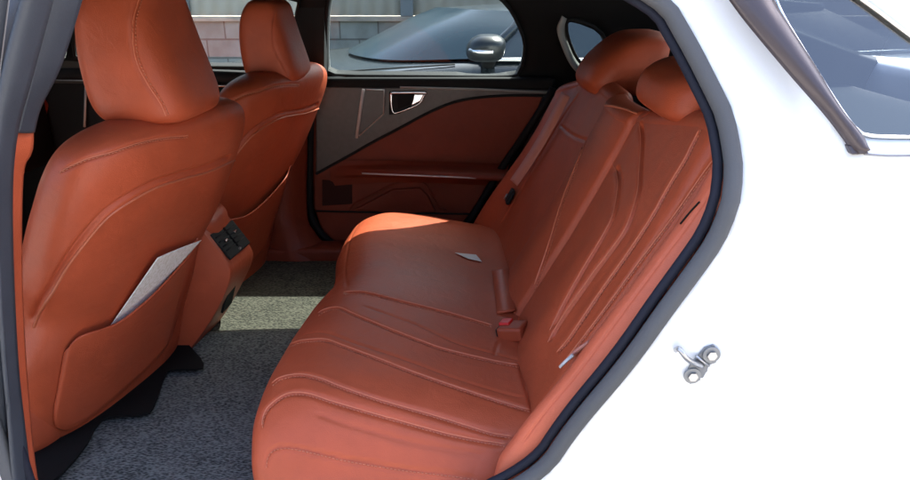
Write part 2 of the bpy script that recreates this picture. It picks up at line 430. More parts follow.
# ---------------------------------------------------------------- the dark car parked beyond the far windows
def other_car():
    root = empty('car', (.6, 4.4, 0))
    tag(root, 'dark blue-grey car seen through the far windows with its hood and door mirror showing', 'car')
    m_paint = simple('dark_car_paint', (.014, .019, .022), .22, spec=.5, coat=.5)
    m_mir = simple('mirror_shell', (.010, .013, .015), .3, spec=.4)
    m_wscr = simple('windscreen_glass', (.012, .028, .038), .2, spec=.5, coat=.1)
    m_side = simple('side_glass', (.02, .03, .036), .08, spec=.8)
    YN, YF = 3.42, 5.22; YC = (YN + YF) / 2
    # body: rows along the length, cross-sections from sill over the hood or tail to sill
    xs = [(-1.75, .50, .62, .58), (-1.70, .36, .74, .70), (-1.45, .26, .83, .82), (-1.0, .25, .885, .87), (-.5, .25, .925, .89), (-.1, .25, .96, .90),
          (.3, .25, .985, .90), (1.2, .25, .99, .90), (2.2, .25, 1.0, .89), (2.7, .26, 1.02, .85), (3.0, .3, 1.0, .78), (3.05, .45, .8, .7)]
    A = catmull(np.array([(x, z0, zt, hw) for x, z0, zt, hw in xs]), 80)
    G = np.zeros((80, 41, 3))
    for i, (x, z0, zt, hw) in enumerate(A):
        prof = np.array([(-hw * .96, z0), (-hw, z0 + .12), (-hw * 1.0, .58), (-hw * .985, .78), (-hw * .95, min(zt - .03, .90)), (-hw * .86, zt - .008), (-hw * .5, zt + .022), (0, zt + .03),
                         (hw * .5, zt + .022), (hw * .86, zt - .008), (hw * .95, min(zt - .03, .90)), (hw * .985, .78), (hw, .58), (hw, z0 + .12), (hw * .96, z0)])
        pr = catmull(prof, 41); G[i, :, 0] = x; G[i, :, 1] = YC + pr[:, 0]; G[i, :, 2] = pr[:, 1]
    V = G.reshape(-1, 3); F = grid_faces(80, 41)
    F += [tuple(range(41)), tuple((79) * 41 + j for j in range(41))[::-1]]
    body = mesh_np('body', V, F, m_paint, root)
    # greenhouse: windscreen, roof, side glass
    def pt(x, y, z): return (x, YC + y, z)
    wb = [pt(.13, -.78, .99), pt(-.30, -.62, .965), pt(-.54, -.35, .96), pt(-.64, 0, .958), pt(-.60, .35, .96), pt(-.42, .62, .965), pt(.13, .78, .99)]
    wt = [pt(.40, -.60, 1.200), pt(.12, -.45, 1.205), pt(-.02, -.2, 1.205), pt(-.1, 0, 1.20), pt(-.12, .2, 1.19), pt(-.08, .45, 1.175), pt(.10, .60, 1.15)]
    G = coons(wt, wb, [wt[0], pt(.275, -.69, 1.112), wb[0]], [wt[-1], pt(.14, .69, 1.11), wb[-1]], 40, 16)
    mesh_np('windscreen', G.reshape(-1, 3), grid_faces(40, 16), m_wscr, root)
    rt = [pt(1.9, -.5, 1.22), pt(1.92, 0, 1.22), pt(1.9, .5, 1.22)]
    G = coons([p for p in rt], wt, [rt[0], pt(1.4, -.60, 1.25), pt(.9, -.62, 1.24), wt[0]], [rt[-1], pt(1.4, .60, 1.22), pt(.9, .62, 1.21), wt[-1]], 30, 30)
    mesh_np('roof', G.reshape(-1, 3), grid_faces(30, 30), m_paint, root)
    for s in (-1, 1):
        sg = [wb[0] if s < 0 else wb[-1], pt(1.2, s * .80, .995), pt(2.25, s * .76, 1.03)]
        st = [wt[0] if s < 0 else wt[-1], pt(1.0, s * .62, 1.245), pt(1.9, s * .5, 1.22)]
        G = coons(st, sg, [st[0], sg[0]], [st[-1], sg[-1]], 30, 10)
        mesh_np('side_window', G.reshape(-1, 3), grid_faces(30, 10), m_side, root)
        c = catmull(np.array([(sg[0][0] + .02, sg[0][1], sg[0][2]), sg[1], sg[2]]), 30); c[:, 1] += s * .01; c[:, 2] -= .005
        mesh_np('belt_moulding', *tube(c, .011, 6), m_chrome, root)
        c = catmull(np.array([wb[0] if s < 0 else wb[-1], pt(.275 if s < 0 else .14, s * .69, 1.112), wt[0] if s < 0 else wt[-1], pt(.9, s * .63, 1.245), pt(1.4, s * .605, 1.252), pt(1.9, s * .5, 1.22)]), 50)
        mesh_np('roof_rail', *tube(c, .022, 8), m_paint, root)
        for zx in (.95, ):
            mesh_np('door_pillar', *tube([pt(zx + .03, s * .80, .99), pt(zx, s * .625, 1.265)], .03, 8), m_black, root)
        # door mirror
        mc = Vector(pt(.14, s * 1.0, 1.055))
        V, F, N = superloft([(1.0, mc.x - .05, mc.x + .05, .03, mc.y), (1.015, mc.x - .08, mc.x + .075, .085, mc.y), (1.05, mc.x - .09, mc.x + .09, .11, mc.y),
                             (1.09, mc.x - .075, mc.x + .09, .105, mc.y), (1.115, mc.x - .04, mc.x + .06, .07, mc.y), (1.12, mc.x, mc.x + .02, .02, mc.y)], 40, 30, 2.4)
        mo = mesh_np('door_mirror', V, F, m_mir, root)
        mesh_np('mirror_arm', *tube([(mc.x + .02, mc.y, 1.02), (mc.x + .02, YC + s * .80, .96)], .035, 8, flat=.5), m_black, mo)
        mesh_np('turn_lamp', *tube([(mc.x + .03, mc.y + s * .11, 1.05), (mc.x - .03, mc.y + s * .108, 1.052), (mc.x - .075, mc.y + s * .07, 1.055)], .010, 6), m_chrome, mo)
        for wx in (-1.05, 1.95 + .1):
            c = [(wx + .33 * math.cos(a), YC + s * .84, .33 + .33 * math.sin(a)) for a in np.linspace(0, 2 * math.pi, 40, endpoint=False)]
            wh = mesh_np('wheel', *tube([(wx, YC + s * .76, .33), (wx, YC + s * .915, .33)], .33, 40), m_black, root)
            mesh_np('rim', *tube([(wx, YC + s * .90, .33), (wx, YC + s * .925, .33)], .22, 24), m_steel, wh)
    # hood shut lines and wiper
    bv = BVHTree.FromPolygons([tuple(v) for v in body_V], body_F) if False else None
    c = [(-1.45, YN + .13, .855), (-1.0, YN + .115, .897), (-.5, YN + .11, .932), (.0, YN + .115, .962)]
    mesh_np('hood_shut_line', *tube(catmull(c, 30), .004, 5), m_black, root)
    mesh_np('wiper', *tube([pt(-.46, .2, .985), pt(-.33, -.3, .985), pt(-.12, -.62, .99)], .010, 6), m_black, root)
    return root
other_car()

# ---------------------------------------------------------------- the white car
CARX, CARY = 0.0, 1.85
car = empty('car', (CARX, CARY, 0))
tag(car, 'white car with its rear doorway open onto orange-tan leather seats', 'car')

def skinY(z):
    """near outer skin: upright up to the belt, leaning in above it"""
    z = np.asarray(z, float)
    return .925 + np.where(z > 1.06, (z - 1.06) * .52, 0) + np.where(z < .55, (.55 - z) * .12, 0) - .02 * np.exp(-((z - .85) / .18) ** 2)
def on_skin(u, v, dy=0.0):
    """photo point on the near skin, displaced dy inwards"""
    Y = .95
    for _ in range(12):
        p = px(u, v, Y=Y); Y = float(skinY(p.z)) + dy
    return px(u, v, Y=Y)
# rear edge of the doorway (outer side of the grey seal), from the roof rail down to the sill
edge_out = [(673, 0), (687, 25), (702, 51), (719, 85), (733, 112), (740, 147), (743, 170), (741, 194), (726, 242), (699, 279), (668, 320), (632, 370), (580, 430), (547, 480)]
edge_in = [(651, 0), (668, 38), (692, 75), (714, 109), (722, 135), (725, 160), (723, 201), (709, 232), (678, 279), (648, 320), (612, 370), (580, 409), (528, 480)]
edge_dk = [(645, 0), (662, 38), (686, 75), (708, 109), (718, 135), (722, 165), (716, 211), (695, 245), (665, 283), (634, 322), (601, 370), (580, 395), (515, 480)]
JD = .03
E3 = [on_skin(u, v, JD) for u, v in edge_out]
rear2d = [(p.x, p.z) for p in E3]
# full doorway loop: rear edge, sill, front (B pillar) and roof rail
loop = [(.20, 1.392)] + [(.262, 1.365)] + rear2d + [(.03, .50), (-.06, .40), (-.16, .345), (-.45, .33), (-.68, .345), (-.745, .40), (-.755, .55), (-.755, .8), (-.74, 1.0), (-.71, 1.2), (-.66, 1.34), (-.60, 1.385), (-.40, 1.40), (.05, 1.405)]
loopd = [tuple(p) for p in dense(chaikin(loop, 2), 150)]
# quarter window beside the doorway
QD = .0
q_px = [(772, -40), (772, 0), (806, 55), (840, 110), (858, 133), (868, 136), (905, 137), (985, 136), (1010, 128), (975, 85), (940, 58), (905, 33), (862, 0), (800, -40)]
Q3 = [on_skin(u, v, QD) for u, v in q_px]
q2d = [(p.x, p.z) for p in Q3]
q2d = [(x, min(z, 1.385)) for x, z in q2d]
qd = [tuple(p) for p in dense(chaikin(q2d, 2), 60)]
outer = [(-.90, .22), (1.35, .22), (1.75, .35), (1.85, .7), (1.86, .98), (1.75, 1.10), (1.35, 1.24), (.9, 1.385), (.55, 1.44), (.1, 1.455), (-.45, 1.45), (-.90, 1.43)]
outer_d = [tuple(p) for p in dense(outer, 140)]
LP = np.array(loopd + loopd[:1])
def bodymap(x, z):
    y = float(skinY(z))
    # door jamb: recessed band round the doorway that steps out to the outer skin
    p = np.array([[x, z]]); d = 9
    A = LP[:-1]; B = LP[1:]; ab = B - A
    t = np.clip(((p - A) * ab).sum(1) / ((ab ** 2).sum(1) + 1e-12), 0, 1)
    d = np.min(np.linalg.norm(p - (A + t[:, None] * ab), axis=1))
    if x < 1.0: y += JD * (1 - float(smoothstep((d - .095) / .035)))
    return (x, y, z)
V, F = sheet_with_holes(outer_d, [loopd, qd], bodymap, .016)
body = mesh_np('body_side', V, F, m_white, car)
body.data.update(); add_mod(body, 'SOLIDIFY', thickness=.012, offset=(-1 if sum(p.normal.y for p in body.data.polygons) < 0 else 1))
# grey bead seal and the dark lip seal inside it, all round the doorway
def offset_loop(poly, d):
    P = np.array(poly); T = np.roll(P, -1, 0) - np.roll(P, 1, 0); T /= np.linalg.norm(T, axis=1, keepdims=True)
    N = np.stack([T[:, 1], -T[:, 0]], 1)
    c = P.mean(0); 
    if ((P + N * .01 - c) ** 2).sum() > ((P - c) ** 2).sum(): N = -N
    return P + N * d
def loop3(poly, dy): return np.array([(x, float(skinY(z)) + dy, z) for x, z in poly])
L0 = loop3(offset_loop(loopd, .0105), JD + .006)
mesh_np('weatherstrip', *tube(L0, .0128, 14, closed=True, flat=1.1, up=(0, 1, 0)), m_seal, car)
mesh_np('lip_seal', *tube(loop3(offset_loop(loopd, .0265), JD + .024), .0078, 10, closed=True, up=(0, 1, 0)), m_dseal, car)

# quarter glass and its moulding
Gq = loop3(qd, QD + .004)
V = np.vstack([Gq.mean(0)[None], Gq]); F = [(0, i + 1, (i + 1) % len(Gq) + 1) for i in range(len(Gq))]
qw = mesh_np('quarter_window', V, F, m_priv, car)
mo = [on_skin(u, v, -.006) for u, v in [(700, -40), (729, 0), (748, 25), (787, 71), (826, 115), (851, 148), (858, 153)]]
mi = [on_skin(u, v, -.010) for u, v in [(756, -40), (772, 0), (787, 25), (813, 66), (840, 110), (860, 135), (868, 151)]]
Gm = np.stack([catmull([tuple(p) for p in mo], 40), catmull([tuple(p) for p in mi], 40)], 1)
G5 = np.stack([Gm[:, 0] * (1 - s) + Gm[:, 1] * s + np.array([0, -.010 * math.sin(math.pi * s), .003 * math.sin(math.pi * s)]) for s in np.linspace(0, 1, 9)], 1)
o = mesh_np('window_moulding', G5.reshape(-1, 3), grid_faces(40, 9), m_mould, qw); add_mod(o, 'SOLIDIFY', thickness=.006, offset=0)
ft = [on_skin(u, v, -.012) for u, v in [(848, 146), (858, 143), (864, 146), (870, 154), (852, 155)]]
o = mesh_np('moulding_foot', *prism(ft, (0, 1, 0), .012), m_mould, qw, smooth=False); add_mod(o, 'BEVEL', width=.002, segments=2)
o = mesh_np('window_bead', *tube(loop3(qd, -.002), .0028, 6, closed=True), m_chrome, qw)
# shut line under the quarter glass
c = [tuple(on_skin(u, v, -.0015)) for u, v in [(864, 154), (885, 155.5), (910, 155.5), (1000, 155)]]
mesh_np('shut_line', *tube(catmull(c, 20), .0016, 5), simple('shut_gap', (.25, .25, .27), .7), car)

# door striker on the jamb
stc = on_skin(697, 364, JD)
st_plate = prism([on_skin(u, v, JD - .004) for u, v in [(685, 378), (690, 384), (700, 381), (716, 362), (719, 352), (714, 345), (705, 348), (690, 366)]], (0, 1, 0), .004)
strk = mesh_np('door_striker', *st_plate, simple('striker_plate', (.20, .205, .215), .45, metal=.2), car, smooth=False)
m_bolt = simple('dull_zinc', (.24, .245, .25), .5, metal=.4)
for u, v in [(692, 375), (711, 354)]:
    p = on_skin(u, v, JD - .004)
    bo = mesh_np('striker_bolt', *join([tube([p, p + Vector((0, -.0035, 0))], .0130, 28, up=(0, 0, 1))]), m_bolt, strk, smooth=False)
    mesh_np('bolt_head', *tube([p + Vector((0, -.0035, 0)), p + Vector((0, -.0075, 0))], .0075, 6, up=(0, 0, 1)), m_steel, bo, smooth=False)
b0, b1 = on_skin(679, 348, JD - .02), on_skin(687, 358, JD - .02)
mesh_np('striker_bar', *tube(catmull([tuple(on_skin(676, 350, JD - .004)), tuple(b0 + Vector((0, -.004, 0))), tuple(b1 + Vector((0, -.004, 0))), tuple(on_skin(702, 366, JD - .004))], 20), .0042, 8), m_steel, strk)
mesh_np('striker_rib', *tube([on_skin(696, 356, JD - .006), on_skin(709, 366, JD - .006)], .0022, 6), m_steel, strk)

# near B pillar: several vertical lips in blue grey, orange lower trim
def ribbon(pxs_l, pxs_r, Yl, Yr, bulge, n=60, k=9):
    A = catmull([tuple(px(u, v, Y=Yl)) for u, v in pxs_l], n); B = catmull([tuple(px(u, v, Y=Yr)) for u, v in pxs_r], n)
    return np.stack([A * (1 - s) + B * s + np.array([0, -bulge * math.sin(math.pi * s), 0]) for s in np.linspace(0, 1, k)], 1)
pb_l = [(-160, -30), (-165, 140), (-160, 300), (-150, 520)]
V, F = [], []
g1 = ribbon(pb_l, [(12, -30), (-6, 140), (0, 300), (12, 520)], .93, .965, .004)
g2 = ribbon([(30, -30), (4, 70), (-3, 140), (1, 300), (10, 420), (16, 520)], [(60, -30), (33, 70), (15, 140), (11, 220), (16, 350), (24, 430), (36, 520)], .955, .985, .016)
g3 = ribbon([(58, -30), (31, 70), (15, 131)], [(88, -30), (60, 60), (38, 105), (31, 131)], 1.0, 1.035, .004)
bp = mesh_np('door_pillar', *join([(g.reshape(-1, 3), grid_faces(*g.shape[:2])) for g in (g1, g3)]), m_pillar, car); add_mod(bp, 'SOLIDIFY', thickness=.012, offset=0)
o = mesh_np('pillar_seal', g2.reshape(-1, 3), grid_faces(*g2.shape[:2]), m_pillar, bp); add_mod(o, 'SOLIDIFY', thickness=.006, offset=0)
g4 = ribbon([(8, 131), (8, 200), (10, 300), (15, 400), (26, 520)], [(31, 131), (30, 150), (20, 180), (20, 300), (30, 440), (42, 520)], 1.000, 1.035, .003)
o = mesh_np('pillar_trim', g4.reshape(-1, 3), grid_faces(*g4.shape[:2]), m_lea, bp); add_mod(o, 'SOLIDIFY', thickness=.01, offset=0)

# shell: floor, roof, headliner, far side with its windows, tail
def quad_obj(name, V, mat, parent=car, th=.02, faces=None, smooth=False):
    o = mesh_np(name, V, faces or [tuple(range(len(V)))], mat, parent, smooth=smooth)
    if th: add_mod(o, 'SOLIDIFY', thickness=th, offset=0)
    return o
def carpet_mat(name, c1, c2, sc=1.0, rot=20):
    m, t, b = M(name)
    tc = t.nodes.new('ShaderNodeTexCoord'); mp = t.nodes.new('ShaderNodeMapping'); mp.inputs['Rotation'].default_value = (0, 0, R(rot)); mp.inputs['Scale'].default_value = (1, 2.6, 1)
    vo = t.nodes.new('ShaderNodeTexVoronoi'); vo.inputs['Scale'].default_value = 150 * sc
    n = t.nodes.new('ShaderNodeTexNoise'); n.inputs['Scale'].default_value = 260 * sc; n.inputs['Detail'].default_value = 4
    n2 = t.nodes.new('ShaderNodeTexNoise'); n2.inputs['Scale'].default_value = 9; n2.inputs['Detail'].default_value = 3
    t.links.new(tc.outputs['Object'], mp.inputs[0]); t.links.new(mp.outputs[0], vo.inputs['Vector']); t.links.new(mp.outputs[0], n.inputs['Vector']); t.links.new(tc.outputs['Object'], n2.inputs['Vector'])
    ad = t.nodes.new('ShaderNodeMath'); ad.operation = 'ADD'; ad.use_clamp = False
    ml = t.nodes.new('ShaderNodeMath'); ml.operation = 'MULTIPLY'; ml.inputs[1].default_value = .35
    t.links.new(n2.outputs[0], ml.inputs[0]); 
    s2 = t.nodes.new('ShaderNodeMath'); s2.operation = 'MULTIPLY_ADD'; s2.inputs[1].default_value = .8; t.links.new(vo.outputs['Distance'], s2.inputs[0]); t.links.new(ml.outputs[0], s2.inputs[2])
    t.links.new(s2.outputs[0], ad.inputs[0]); 
    m3 = t.nodes.new('ShaderNodeMath'); m3.operation = 'MULTIPLY'; m3.inputs[1].default_value = .5; t.links.new(n.outputs[0], m3.inputs[0]); t.links.new(m3.outputs[0], ad.inputs[1])
    r = t.nodes.new('ShaderNodeValToRGB'); r.color_ramp.elements[0].position = .5; r.color_ramp.elements[1].position = 1.0
    r.color_ramp.elements[0].color = (*c1, 1); r.color_ramp.elements[1].color = (*c2, 1)
    t.links.new(ad.outputs[0], r.inputs[0]); t.links.new(r.outputs[0], b.inputs['Base Color']); b.inputs['Roughness'].default_value = .95; b.inputs['Specular IOR Level'].default_value = .2
    bp = t.nodes.new('ShaderNodeBump'); bp.inputs['Distance'].default_value = .004; bp.inputs['Strength'].default_value = .9
    t.links.new(ad.outputs[0], bp.inputs['Height']); t.links.new(bp.outputs[0], b.inputs['Normal'])
    return m
m_mat = carpet_mat('floor_mat_weave', (.008, .011, .012), (.165, .170, .162), .75, 35)
m_carpet = carpet_mat('car_carpet', (.004, .005, .0045), (.085, .08, .06), .7)
FZ = .35
quad_obj('floor_carpet', [(-2.0, 1.0, FZ), (1.6, 1.0, FZ), (1.6, 2.66, FZ), (-2.0, 2.66, FZ)], m_carpet, th=.02)
quad_obj('underbody', [(-2.0, .96, .24), (1.7, .96, .24), (1.7, 2.74, .24), (-2.0, 2.74, .24)], m_black, th=.02)
# near sill and side panel from sill to doorway
o = mesh_np('sill_trim', *box((-.3, 1.02, .355), (1.1, .09, .06), bev=.012), m_black2, car, smooth=False)
# roof skin and headliner, curved across
def roofz(x, y):
    yc = (y - 1.78) / .70
    return 1.455 - .055 * yc ** 2 - .05 * max(0, (-x - 1.0)) ** 2 * 1.2 - .05 * max(0, x - .2) ** 2
X = np.linspace(-1.25, .68, 40); Yv = np.linspace(1.10, 2.455, 30)
G = np.array([[(x, y, roofz(x, y)) for y in Yv] for x in X])
o = mesh_np('roof', G.reshape(-1, 3), grid_faces(40, 30), m_white, car); add_mod(o, 'SOLIDIFY', thickness=.01, offset=0)
G2 = G.copy(); G2[..., 2] -= .045
G2[:, 0, 2] -= .02; G2[:, -1, 2] -= .02
mesh_np('headliner', G2.reshape(-1, 3), grid_faces(40, 30), m_head, car)

# far side: inner wall with window openings
FP0, FN = Vector((0, 2.62, 1.0)), Vector((0, 1, .46)).normalized()
def farY(z): return 2.62 - max(0, z - 1.0) * .46
def on_far(u, v, dy=0.0):
    d = ray(u, v); Y = 2.6
    for _ in range(12): p = px(u, v, Y=Y); Y = farY(p.z) + dy
    return px(u, v, Y=Y)
def far2(pts, dy=0.0):
    return [(p.x, p.z) for p in (on_far(u, v, dy) for u, v in pts)]
def cap(poly, zt=1.325): return [(x, min(z, zt)) for x, z in poly]
rw = cap(far2([(327, -30), (326, 20), (326, 70), (330, 75.5), (420, 76), (512, 77), (520, 74), (526, 48), (521, 30), (508, 4), (490, -18), (470, -30)]))
qwf = far2([(566, 20), (575, 19), (600, 29), (608, 46), (640, 75), (585, 67), (576, 58), (567, 36)])
fw = cap(far2([(298, -30), (294, 30), (292, 62), (286, 68), (200, 67), (120, 66), (84, 62), (74, 58), (74, 30), (90, 5), (130, -30)]))
tri = far2([(65, 30), (65, 57), (59, 58), (54, 50), (57, 40)])
outf = [(-2.0, .30), (1.75, .30), (1.75, 1.02), (1.4, 1.12), (1.0, 1.25), (.62, 1.375), (.2, 1.40), (-.6, 1.40), (-1.05, 1.375), (-1.45, 1.24), (-1.78, 1.02), (-2.0, .98)]
holes = [[tuple(p) for p in dense(chaikin(h, 1), 50)] for h in (rw, qwf, fw, tri)]
V, F = sheet_with_holes([tuple(p) for p in dense(outf, 120)], holes, lambda x, z: (x, farY(z) + .03, z), .05)
fs = mesh_np('far_side_frame', V, F, m_black, car); add_mod(fs, 'SOLIDIFY', thickness=.05, offset=0)
o = mesh_np('far_outer_skin', V + np.array([0, .040, 0]), F, m_white, car); add_mod(o, 'SOLIDIFY', thickness=.006, offset=0)
def pane(name, hole, mat, dy=.03, parent=fs):
    P = np.array([(x, farY(z) + dy, z) for x, z in hole]); c = P.mean(0)
    return mesh_np(name, np.vstack([c[None], P]), [(0, i + 1, (i + 1) % len(P) + 1) for i in range(len(P))], mat, parent)
pane('rear_door_glass', holes[0], m_tint); pane('rear_quarter_glass', holes[1], m_tint)
pane('front_door_glass', holes[2], m_clear); pane('front_quarter_glass', holes[3], m_clear)
# light grey surround of the far quarter glass
sr = [tuple(on_far(u, v, -.02)) for u, v in [(562, 16), (557, 30), (563, 50), (571, 66), (582, 76), (596, 80), (640, 92)]]
si = [tuple(on_far(u, v, .015)) for u, v in [(567, 19), (566, 32), (570, 46), (577, 60), (586, 68), (598, 72), (640, 80)]]
A, B = catmull(sr, 40), catmull(si, 40)
G = np.stack([A * (1 - s) + B * s + np.array([0, -.01 * math.sin(math.pi * s), 0]) for s in np.linspace(0, 1, 7)], 1)
o = mesh_np('quarter_surround', G.reshape(-1, 3), grid_faces(40, 7), m_gtrim, fs); add_mod(o, 'SOLIDIFY', thickness=.006, offset=0)
mesh_np('window_rubber', *join([tube([(x, farY(z) - .004, z) for x, z in h], .006, 6, closed=True) for h in holes]), m_black2, fs)

# far rear door panel: charcoal board, red-brown lower trim, handle, armrest, pocket
def fpt(u, v, Y): return tuple(px(u, v, Y=Y))
YD = 2.585
def panel(name, outline, Y, mat, parent, th=.03, bev=.006, smooth=False):
    P = [px(u, v, Y=Y) for u, v in outline]
    o = mesh_np(name, *prism(P, (0, 1, 0), th), mat, parent, smooth=smooth)
    if bev: add_mod(o, 'BEVEL', width=bev, segments=3, limit_method='ANGLE')
    return o
door = panel('rear_door_panel', [(314, 86.5), (552, 90), (550, 96), (528, 130), (500, 172), (470, 216), (440, 262), (360, 262), (338, 248), (322, 232), (313, 208), (312, 150)], YD, m_lea_dk, car, .05, .010)
ucurve = catmull([(316, 174), (345, 158), (375, 141), (400, 128), (430, 112), (455, 102), (480, 97.5), (515, 95.5), (550, 96)], 30)
o = panel('upper_trim', [(316, 87), (551, 90)] + [tuple(p) for p in ucurve[::-1]], YD - .012, m_wood, door, .012, .003)
crv = [fpt(u, v, YD - .014) for u, v in ucurve]
mesh_np('trim_shadow_lip', *tube(crv, .0055, 6), m_black2, door)
mesh_np('belt_line', *tube([fpt(400, 87.5, YD - .014), fpt(480, 89.5, YD - .014), fpt(552, 92.5, YD - .014)], .005, 6), m_gtrim, door)
pk = panel('fold_panel', [(364, 89), (385, 89), (386, 94), (384, 114), (357, 138)], YD - .022, m_wood, door, .010, .002)
mesh_np('silver_strip', *tube([fpt(363.5, 89, YD - .026), fpt(360, 112, YD - .026), fpt(356.5, 138, YD - .028)], .0060, 6), m_silver, pk)
mesh_np('thin_edge', *tube([fpt(366, 89.5, YD - .026), fpt(384, 90, YD - .026), fpt(383.5, 114, YD - .026), fpt(359, 136, YD - .028)], .0025, 5), m_silver, pk)
# inner door handle
hd = panel('door_handle', [(389, 92), (427, 92), (422, 103), (399, 114), (389, 115)], YD - .020, m_black2, door, .012, .003)
hout = catmull([(391, 93), (424, 93), (424, 96), (421, 102), (415, 106), (398, 112.5), (393, 112), (391, 104), (391, 93)], 60)
mesh_np('handle_bezel', *tube([fpt(u, v, YD - .024) for u, v in hout[:-1]], .0055, 8, closed=True, flat=.6), m_chrome, hd)
o = panel('pull_lever', [(414, 94.5), (424, 94.5), (420.5, 101), (411, 106), (413, 100)], YD - .028, m_chrome, hd, .008, .003)
o = panel('handle_bowl', [(397, 95.5), (414, 95.5), (410, 105), (398, 109)], YD - .0225, m_black, hd, .004, .001)
# armrest: a ledge across the door with a bright strip
ar = coons([fpt(330, 160, YD - .004), fpt(400, 161, YD - .015), fpt(510, 164, YD - .015)], [fpt(330, 186, YD - .004), fpt(400, 182, YD - .03), fpt(500, 186, YD - .03)],
           [fpt(330, 160, YD - .004), fpt(330, 172, YD - .006), fpt(330, 186, YD - .004)], [fpt(510, 164, YD - .015), fpt(505, 175, YD - .075), fpt(500, 186, YD - .03)], 30, 14)
ar[:, 4:9, 1] -= (.045 * smoothstep(np.linspace(0, 1, 30) / .5))[:, None]
o = mesh_np('armrest', ar.reshape(-1, 3), grid_faces(30, 14), m_lea_dk, door); add_mod(o, 'SUBSURF', levels=1, render_levels=1)
mesh_np('armrest_strip', *tube([fpt(362, 173.5, YD - .085), fpt(400, 175, YD - .105), fpt(450, 177, YD - .108), fpt(492, 179, YD - .108)], .0030, 6), m_silver, door)
mp_ = [fpt(u, v, YD - .01) for u, v in catmull([(350, 210), (356, 203), (376, 193), (394, 184), (410, 181.5), (423, 183), (430, 190), (438, 206), (446, 210)], 40)]
mesh_np('door_pocket', *tube(mp_, .0040, 6), m_lea_dk, door)
o = panel('pocket_front', [(354, 210), (392, 190), (420, 188), (428, 196), (436, 212), (400, 214)], YD - .018, m_lea_dk, door, .02, .006)
o = panel('speaker_grille', [(322, 180), (352, 183), (352, 204), (322, 206)], YD - .006, simple('dark_brown_grille', (.045, .014, .010), .8, spec=.2), door, .008, .002)
mesh_np('panel_crease', *tube([fpt(316, 211, YD - .003), fpt(400, 213, YD - .003), fpt(470, 214, YD - .003)], .004, 6), m_black2, door)
# black door seal around the far doorway, then the far B pillar trim
sealpx = [(314, 84), (311, 120), (310, 160), (310, 205), (316, 226), (332, 243), (352, 254), (400, 258)]
mesh_np('far_door_seal', *tube(catmull([fpt(u, v, 2.56) for u, v in sealpx], 60), .013, 8), m_black, car)
sealr = [(553, 88), (548, 98), (527, 131), (503, 166), (488, 190), (472, 216), (450, 240)]
mesh_np('rear_door_seal', *tube(catmull([fpt(u, v, 2.54) for u, v in sealr], 40), .014, 8), m_black, car)
bpl = coons([fpt(262, 80, 2.54), fpt(296, 80, 2.50), fpt(309, 80, 2.56)], [fpt(225, 264, 2.50), fpt(300, 264, 2.44), fpt(368, 264, 2.52)],
            [fpt(262, 80, 2.54), fpt(250, 150, 2.54), fpt(240, 220, 2.52), fpt(225, 264, 2.50)], [fpt(309, 80, 2.56), fpt(307, 205, 2.54), fpt(315, 232, 2.53), fpt(335, 250, 2.53), fpt(368, 264, 2.52)], 24, 40)
o = mesh_np('far_pillar_trim', bpl.reshape(-1, 3), grid_faces(24, 40), m_lea_dk, car); add_mod(o, 'SOLIDIFY', thickness=.01, offset=1)
mesh_np('pillar_rib', *tube(catmull([fpt(276, 160, 2.50), fpt(278, 240, 2.47), fpt(276, 262, 2.46)], 20), .008, 6), m_lea_dk, o)
o = mesh_np('upper_pillar_trim', *prism([px(u, v, Y=2.50) for u, v in [(297, -40), (325, -40), (324, 84), (297, 84)]], (0, 1, 0), .06), m_black2, car, smooth=False)
mesh_np('belt_pad', *box(((on_far(420, 82).x + on_far(520, 82).x) / 2 - .2, 2.60, on_far(420, 82).z - .002), (1.02, .05, .045), bev=.015), m_black, car)
# far sill
mesh_np('far_sill_trim', *box((-.45, 2.50, .365), (1.5, .10, .085), bev=.02), m_lea_dk, car)
# C pillar lining and area behind the far seat
o = mesh_np('far_quarter_lining', *prism([(.17, 2.55, .5), (.62, 2.55, .5), (1.3, 2.55, .6), (1.3, 2.55, .98), (.50, 2.55, .99), (.32, 2.55, .96)], (0, 1, 0), .05), m_black2, car, smooth=False)

# front passenger door
fd = panel('front_door_panel', [(-40, 78), (298, 90), (298, 270), (-40, 270)], 2.60, m_black2, car, .04, .008)
mesh_np('door_top_pad', *tube(catmull([fpt(-30, 76, 2.60), fpt(60, 74, 2.60), fpt(150, 75, 2.60), fpt(296, 80, 2.60)], 30), .028, 10), m_black2, fd)
mesh_np('chrome_line', *tube([fpt(150, 85, 2.575), fpt(200, 85.5, 2.575), fpt(285, 86.5, 2.575)], .008, 6), m_chrome, fd)
mesh_np('thin_chrome_line', *tube([fpt(42, 80, 2.58), fpt(80, 80.5, 2.58), fpt(150, 83, 2.58)], .0025, 6), m_steel, fd)
mesh_np('silver_strip', *tube([fpt(86, 86, 2.58), fpt(84.5, 127, 2.58)], .0045, 6), m_silver, fd)
panel('leather_insert', [(150, 92), (296, 93), (296, 170), (150, 170)], 2.585, m_lea_dk, fd, .015, .006)
pull = panel('door_pull', [(20, 96), (34, 95), (41, 99), (45, 106), (43, 118), (34, 121), (20, 122)], 2.57, m_lea, fd, .03, .008)
panel('pull_recess', [(20, 106), (44, 107), (42, 115), (20, 117)], 2.565, m_black, pull, .01, .002)
o = panel('corner_pad', [(30, 84), (34, 62), (50, 56), (74, 59), (84, 62), (84, 84)], 2.585, m_gtrim if False else simple('dusty_grey_pad', (.055, .06, .056), .8), fd, .03, .01)
